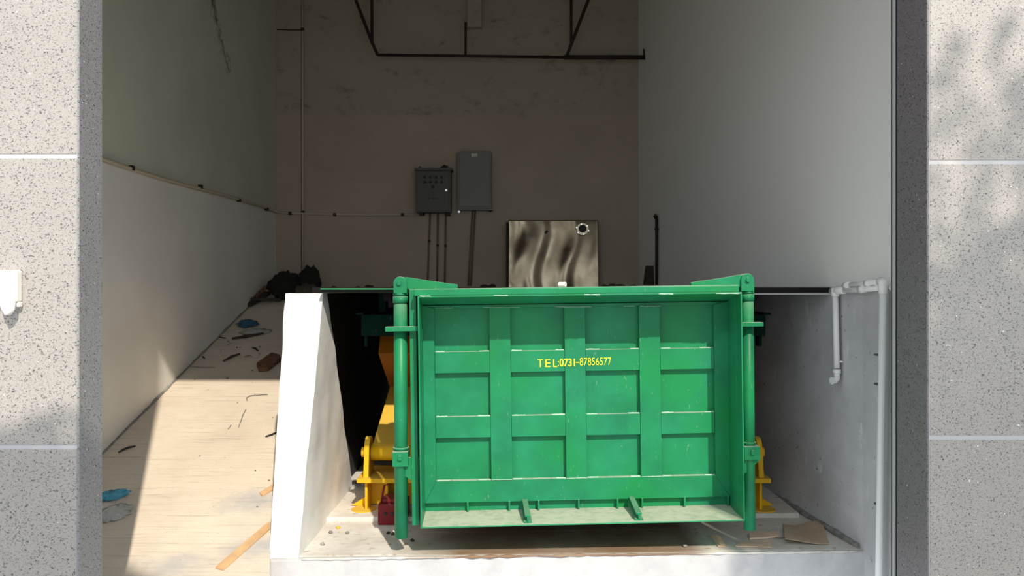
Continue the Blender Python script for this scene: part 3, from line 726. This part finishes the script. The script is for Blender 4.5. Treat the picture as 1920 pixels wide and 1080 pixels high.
for yy in (665, 720, 945): 
    c = RW(1646, yy, .03); MB().box(c-Vector((.018, .02, .006)), c+Vector((.018, .02, .006))).build('clip', 'crack', t, .002, M_=TM)
b0 = RW(1567, 716, .05); base = Vector((b0.x, b0.y, b0.z-.02))
t = thing('short_drain_pipe', base, 'short white plastic pipe ending in an open elbow beside the pit', 'pipe'); TM = T(base)
a = RW(1567, 545, .05)
MB().tube([RW(1569, 690, .05), RW(1566, 548, .05)], .0215, 18).build('tube', 'pvc', t, M_=TM)
MB().tube([RW(1566, 556, .05), RW(1566, 540, .05)], .029, 18).build('elbow', 'pvc', t, M_=TM)
MB().tube([RW(1560, 545.5, .05), RW(1583, 544.5, .05)], .026, 18).build('elbow', 'pvc', t, M_=TM)
MB().tube([RW(1575, 545, .05), RW(1615, 543, .05), RW(1650, 540, .05)], .0185, 16).build('branch', 'pvc', t, M_=TM)
MB().tube([RW(1612, 543, .05), RW(1622, 541.8, .05)], .025, 16).build('coupling', 'pvc', t, M_=TM)
MB().tube([RW(1569, 692, .05), RW(1569, 700, .05)], .028, 18).build('coupling', 'pvc', t, M_=TM)
MB().tube([RW(1569, 700, .05), RW(1569, 705, .05)], .022, 18).build('tube', 'pvc', t, M_=TM)
c = RW(1569, 712, .05); MB().tube([c+Vector((0, 0, .03)), c+Vector((-.002, 0, .008)), c+Vector((-.018, -.006, -.004)), c+Vector((-.04, -.012, -.006))], .0235, 18).build('elbow', 'pvc', t, M_=TM)
MB().tube([c+Vector((-.036, -.011, -.006)), c+Vector((-.044, -.013, -.006))], .027, 18).build('rim', 'pvc', t, M_=TM)
cl = RW(1574, 678, .03); MB().box(cl-Vector((.03, .012, .006)), cl+Vector((.02, .012, .006))).build('clip', 'pvc', t, .002, M_=TM)
a = RW(1671, 540, .02); base = Vector((a.x, a.y, 0)); t = thing('slim_pipe', base, 'slim grey pipe beside the big white pipe, nearest the granite pillar', 'pipe'); TM = T(base)
MB().tube([RW(1660, 540, .04), RW(1672, 540, .03), RW(1675, 546, .025), RW(1675, 760, .025), RW(1680, 1000, .03), Vector((RW(1683, 1080, .03).x, RW(1683, 1080, .03).y, 0))], .014, 14).build('tube', 'pvc_grey', t, M_=TM)

# ================================================================ SOCKET BOX ON THE LEFT PILLAR
Yf = 3.836; a = W(-14, 590, Yf); b = W(42, 507, Yf)
t = thing('outlet_box', ((a.x+b.x)/2, Yf, a.z), 'white plastic outlet box wrapped in a thin bag on left granite pillar', 'socket'); TM = T(t.location)
bb = W(0, 566, Yf).z
MB().box((a.x, Yf-.045, bb), (b.x, Yf, b.z)).build('box', 'plastic_white', t, .008, M_=TM)
MB().box((a.x-.01, Yf-.06, bb+.02), (W(2, 0, Yf).x, Yf-.03, b.z-.03)).build('outlet_face', 'black', t, .004, M_=TM)
c = W(36, 571, Yf-.02); MB().box(c-Vector((.009, .012, .012)), c+Vector((.009, .012, .012))).build('cable_gland', 'plastic_white', t, .003, M_=TM)
mb = MB(); bm = mb.bm; R = []
prof = [(515, 3, 17), (530, 2, 20), (550, 1, 25), (568, -2, 29), (580, 3, 28), (588, 8, 22), (591, 12, 17)]
for y, xa, xb in prof:
    ring = []
    for k in range(14):
        an = 2*PI*k/14; cxp = (xa+xb)/2; p = W(cxp+(xb-xa)/2*math.cos(an), y, Yf-.058)
        p.y += -.02*math.sin(an)*(1+.4*noise.noise(Vector((k*1.1, y*.1, 0)))); ring.append(bm.verts.new(p))
    R.append(ring)
for i in range(len(R)-1):
    for k in range(14): f = bm.faces.new([R[i][k], R[i][(k+1) % 14], R[i+1][(k+1) % 14], R[i+1][k]]); f.smooth = True
bm.faces.new(R[0]); bm.faces.new(R[-1][::-1])
mb.build('bag', 'bag', t, M_=TM)

# ================================================================ DEBRIS
def single(o, label, cat, group=None): return tag(rebase(o), label, cat, group)
def ramp_prism(pix, th, name, mat, label, cat, lift=.002, bev=.002, group=None, z=None):
    """flat piece lying on the ramp (or on the pit floor), outline from points on that surface"""
    mb = MB(); lo = [RP(x, y, lift) if z is None else FP(x, y, z)+Vector((0, 0, lift)) for x, y in pix]
    v0 = [mb.bm.verts.new(p) for p in lo]; v1 = [mb.bm.verts.new(p+Vector((0, 0, th))) for p in lo]; n = len(lo)
    mb.bm.faces.new(v0); mb.bm.faces.new(v1[::-1])
    for i in range(n): mb.bm.faces.new([v0[(i+1) % n], v0[i], v1[i], v1[(i+1) % n]])
    return single(mb.build(name, mat, bevel=bev), label, cat, group)
ramp_prism([(404, 1067), (419, 1071), (506, 994), (506, 982), (496, 988)], .014, 'wood_strip', 'wood', 'long pale wooden strip lying diagonally on the ramp by the white wall', 'wood strip')
ramp_prism([(487, 927), (492, 932), (514, 919), (516, 908)], .014, 'wood_strip', 'wood', 'short end of pale wood poking out beside the white wall', 'wood strip')
# brown board piece
bo = ramp_prism([(481, 688), (485, 698), (503, 697), (527, 678), (524, 672), (509, 668)], .045, 'wood_block', 'wood_brown', 'reddish brown rough wooden block on the shaded part of the ramp', 'block', bev=.008)
def stick(pix, r, name, mat, label, cat='stick', seg=8, lift=None, group=None, taper=True):
    pts = [RP(x, y, (lift or r)+.003) for x, y in pix]
    rs = [r*(.6 if (taper and i in (0, len(pts)-1)) else 1) for i in range(len(pts))]
    return single(MB().tube(pts, rs, seg).build(name, mat), label, cat, group)
stick([(222, 851), (232, 845), (243, 841), (254, 839)], .009, 'cable_offcut', 'black', 'short black cable offcut on the shaded lower ramp', 'cable')
stick([(498, 821), (510, 817), (522, 812)], .009, 'cable_offcut', 'black', 'short black stick in the sun touching the white wall', 'stick')
stick([(464, 753), (462, 748), (468, 744), (485, 742), (502, 741)], .005, 'wire', 'mortar', 'thin hooked grey wire on the sunlit upper ramp', 'wire')
stick([(461, 769), (455, 780), (452, 790), (447, 803)], .0045, 'wire', 'mortar', 'thin straight grey wire in the middle of the sunlit ramp', 'wire')
stick([(428, 806), (433, 799)], .006, 'twig', 'mortar', 'tiny grey twig left of the straight wire', 'twig')
stick([(435, 638), (462, 634), (494, 628)], .018, 'timber_stick', 'wood_dark', 'dark straight stick across the ramp below the dark blue cloth', 'stick')
stick([(419, 680), (433, 672), (450, 666)], .014, 'timber_stick', 'wood_dark', 'dark slanting stick left of the reddish brown block', 'stick')
stick([(411, 634), (423, 636)], .010, 'twig', 'wood_dark', 'small dark twig against the foot of left wall', 'twig')
stick([(380, 671), (384, 675)], .012, 'twig', 'wood_dark', 'small dark chip on the ramp near the wall, left of the slanting stick', 'twig')
stick([(357, 689), (380, 690), (403, 690)], .005, 'twig', 'mortar', 'thin pale twig lying level just above the shadow line', 'twig')
stick([(473, 654), (480, 656), (484, 660)], .011, 'twig', 'wood_dark', 'small bent dark twig above the reddish brown block', 'twig')
stick([(458, 670), (468, 668), (474, 671)], .005, 'twig', 'mortar', 'thin grey twig between the slanting stick and the block', 'twig')
for i in range(34):
    x, y = random.uniform(330, 520), random.uniform(600, 1075)
    if i > 20: x, y = random.uniform(410, 520), random.uniform(640, 700)
    Y = RP(x, y).y; 
    if RP(x, y).x > -1.78 or y < 612: continue
    r = random.uniform(.003, .008)*Y/6
    o = MB().blob(RP(x, y, r*.5), (r*1.4, r, r*.6), 1, .4, 2, i).build('grit', random.choice(['mortar', 'wood_brown', 'wood_dark']))
    if y > 714: single(o, 'tiny crumb of debris on the sunlit part of the ramp', 'debris', 'crumbs on the sunlit ramp')
    else: single(o, 'tiny crumb of debris on the shaded part of the ramp', 'debris', 'crumbs on the shaded ramp')
# cloths
def cloth(c, rx, ry, rz, name, mat, label, cat, seed, rot=0, sub=4):
    mb = MB(); res = bmesh.ops.create_icosphere(mb.bm, subdivisions=sub, radius=1)
    for v in res['verts']:
        n1 = noise.fractal(v.co*2.2+Vector((seed, 0, 0)), 1, 2, 4); n2 = abs(noise.noise(v.co*5+Vector((0, seed, 0))))
        q = v.co*(1+(.2 if 'black' in mat else .35)*n1)-v.co*.25*n2
        x, y = q.x*rx, q.y*ry; x, y = x*math.cos(rot)-y*math.sin(rot), x*math.sin(rot)+y*math.cos(rot)
        base = ramp_z(c.y+y) if c.x < -1.62 else c.z
        v.co = Vector((c.x+x, c.y+y, base+.003+max(0, (q.z*.5+.45))*rz*2))
    for f in mb.bm.faces: f.smooth = True
    return single(mb.build(name, mat), label, cat)
cloth(RP(210, 936), .115, .045, .03, 'blue_rag', 'blue', 'bright blue crumpled rag at bottom left beside the granite pillar', 'rag', 3, .35)
cloth(RP(464, 611), .12, .10, .03, 'blue_rag', 'blue_dark', 'dark blue crumpled rag in the shade high on the ramp', 'rag', 5, -.2)
cloth(RP(480, 624), .16, .10, .012, 'plastic_film', 'film', 'crumpled clear plastic film beside the dark blue rag', 'plastic film', 8, .2)
cloth(RP(213, 965), .12, .10, .012, 'plastic_film', 'film', 'torn clear plastic film below the bright blue rag', 'plastic film', 9, .6)
# dark heap at top of the ramp
cloth(W(533, 551, 10.2), .20, .18, .19, 'black_bag', 'cloth_black', 'black slumped bag, left one in the heap at the top of the ramp', 'bag', 11)
cloth(Vector((W(580, 0, 10.3).x, 10.3, CH)), .15, .15, .21, 'black_bag', 'cloth_black', 'black slumped bag, right one in the heap at the top of the ramp', 'bag', 12)
cloth(Vector((W(575, 0, 9.95).x, 9.95, CH-.2)), .17, .12, .14, 'brown_sack', 'cloth_brown', 'brown crumpled sack in front of the black bags', 'sack', 13)
def timber(a, b, wd, th, label, mat='wood_dark'):
    d = (b-a).normalized(); s = d.cross(Vector((0, 0, 1))).normalized()*wd/2; u = Vector((0, 0, th))
    o = MB().hexa([a-s, b-s, b+s, a+s, a-s+u, b-s+u, b+s+u, a+s+u]).build('timber', mat, bevel=.004); single(o, label, 'timber')
timber(RP(463, 577, .01), RP(500, 556, .02), .12, .05, 'dark splintered timber at the wall foot high on the ramp')
timber(RP(470, 572, .06), RP(527, 569, .03), .05, .04, 'dark timber batten lying level across the top of the ramp')
timber(RP(480, 568, .07), LW(497, 540, .12), .05, .03, 'thin dark lath propped on the wall above the splintered timber', 'wood_brown')
# cardboard in the pit mouth
mb = MB(); n = 10; gv = []
A, B, Cc, D = FP(1472, 1022), FP(1555, 1022), FP(1541, 982), FP(1468, 985)
for j in range(n+1):
    row = []
    for i in range(n+1):
        u, v = i/n, j/n; p = (A*(1-u)+B*u)*(1-v)+(D*(1-u)+Cc*u)*v
        p = p+Vector((0, 0, .012+.035*(1-v)*(1-u)**2+.01*math.sin(u*6+v*3)*(.3+v))); row.append(mb.bm.verts.new(p))
    gv.append(row)
for j in range(n):
    for i in range(n): mb.bm.faces.new([gv[j][i], gv[j][i+1], gv[j+1][i+1], gv[j+1][i]])
o = mb.build('cardboard_sheet', 'cardboard'); o.modifiers.new('s', 'SOLIDIFY').thickness = .005
single(o, 'brown square cardboard sheet with a lifted corner at right of pit floor', 'cardboard')
ramp_prism([(1404, 1003), (1418, 1000), (1458, 1000), (1461, 1008), (1440, 1011), (1406, 1013)], .012, 'cardboard_scrap', 'card_pale', 'pinkish pale cardboard scrap below the right green post', 'cardboard', z=PF, lift=.004)
ramp_prism([(1379, 1026), (1386, 1018), (1418, 1018), (1446, 1014), (1447, 1028)], .006, 'cardboard_scrap', 'card_pale', 'cream cardboard scrap at the kerb, in front of the pinkish scrap', 'cardboard', z=PF, lift=.003)
ramp_prism([(1330, 1004), (1350, 1005), (1362, 1027), (1346, 1026)], .004, 'cardboard_scrap', 'card_pale', 'small cream scrap under the right end of the container lip', 'cardboard', z=PF, lift=.003)
for i, (x, y, mat) in enumerate(((634, 991, 'yellow'), (651, 1001, 'mortar'), (728, 1001, 'wood_dark'), (773, 1015, 'wood_dark'), (738, 1003, 'wood_dark'), (605, 1022, 'mortar'), (1285, 1034-8, 'mortar'), (620, 1000, 'mortar'))):
    q = FP(x, y); o = MB().blob((q.x, q.y, PF+.008), (.016, .012, .010), 2, .5, 2, i).build('rubble_chip', mat)
    single(o, ('bright yellow paint chip on the pit floor near the white wall', 'grey chip on the pit floor just right of the yellow chip', 'dark chip on the pit floor left of the left post foot', 'dark chip nearest the kerb, below right of the left post foot', 'dark chip touching the shadow of the left post foot', 'grey chip by the kerb at the foot of the white wall', 'pale chip at the kerb below the right end of the container', 'grey chip on the pit floor left of the yellow chip')[i], 'rubble')
q = FP(1412, 1010)
o = MB().tube([FP(1422+30, 1012, PF)+Vector((0, 0, .01)), FP(1472, 1011, PF)+Vector((0, 0, .012))], .004, 6).build('twig', 'mortar'); single(o, 'thin grey twig between the pinkish scrap and the cardboard sheet', 'twig')

# ================================================================ STREET TREE BEHIND THE CAMERA (its leaves dapple the front wall)
def sunpt(P_, t): return P_-SD*t
def tree(base, clumps, label):
    t = thing('street_tree', base, label, 'tree'); TM = T(base)
    top = sum((c for c, r, n in clumps), Vector())/len(clumps)
    trunk = [Vector(base), Vector(base)+Vector((.05, 0, 2)), Vector((base[0], base[1], top.z-1.0))]
    tr = MB().tube(trunk, [.16, .12, .07], 12); tr.build('trunk', 'bark', t, M_=TM)
    mb = MB(); lf = MB()
    for c, r, n in clumps:
        mb.tube([trunk[-1], (trunk[-1]+c)/2+Vector((0, 0, .2)), c], [.04, .025, .01], 6)
        for k in range(n):
            d = Vector((random.gauss(0, 1), random.gauss(0, 1), random.gauss(0, 1))).normalized()*r*random.random()**.4
            p = c+d; s = random.uniform(.05, .09); a = Vector((random.uniform(-1, 1), random.uniform(-1, 1), random.uniform(-1, 1))).normalized(); b = a.orthogonal().normalized()
            vs4 = [lf.bm.verts.new(q) for q in (p-a*s, p+b*s*.45+a*.1*s, p+a*s, p-b*s*.45)]; lf.bm.faces.new(vs4)
    mb.build('branch', 'bark', t, M_=TM); o = lf.build('leaf', 'leaf', t, M_=TM); o['kind'] = 'stuff'
cl = [(sunpt(W(60, 1090, 3.84), 6.5), .60, 2300), (sunpt(W(130, 1260, 3.84), 6.8), .65, 2300), (sunpt(W(-150, 1110, 3.84), 6.2), .65, 2000), (sunpt(W(-200, 1200, 3.84), 6.2), .65, 2000)]
tree((-2.6, -2.6, 0), cl, 'leafy street tree standing behind the viewer, left')
cl = [(sunpt(W(1830, 620, 4.06), 7.0), .5, 560), (sunpt(W(1930, 760, 4.06), 7.0), .5, 520), (sunpt(W(1800, 900, 4.06), 7.2), .5, 560), (sunpt(W(1960, 960, 4.06), 7.4), .5, 520), (sunpt(W(1850, 230, 4.06), 7.4), .4, 110), (sunpt(W(1780, 1060, 4.06), 7), .4, 420)]
tree((6.2, -1.8, 0), cl, 'leafy street tree standing behind the viewer, right')
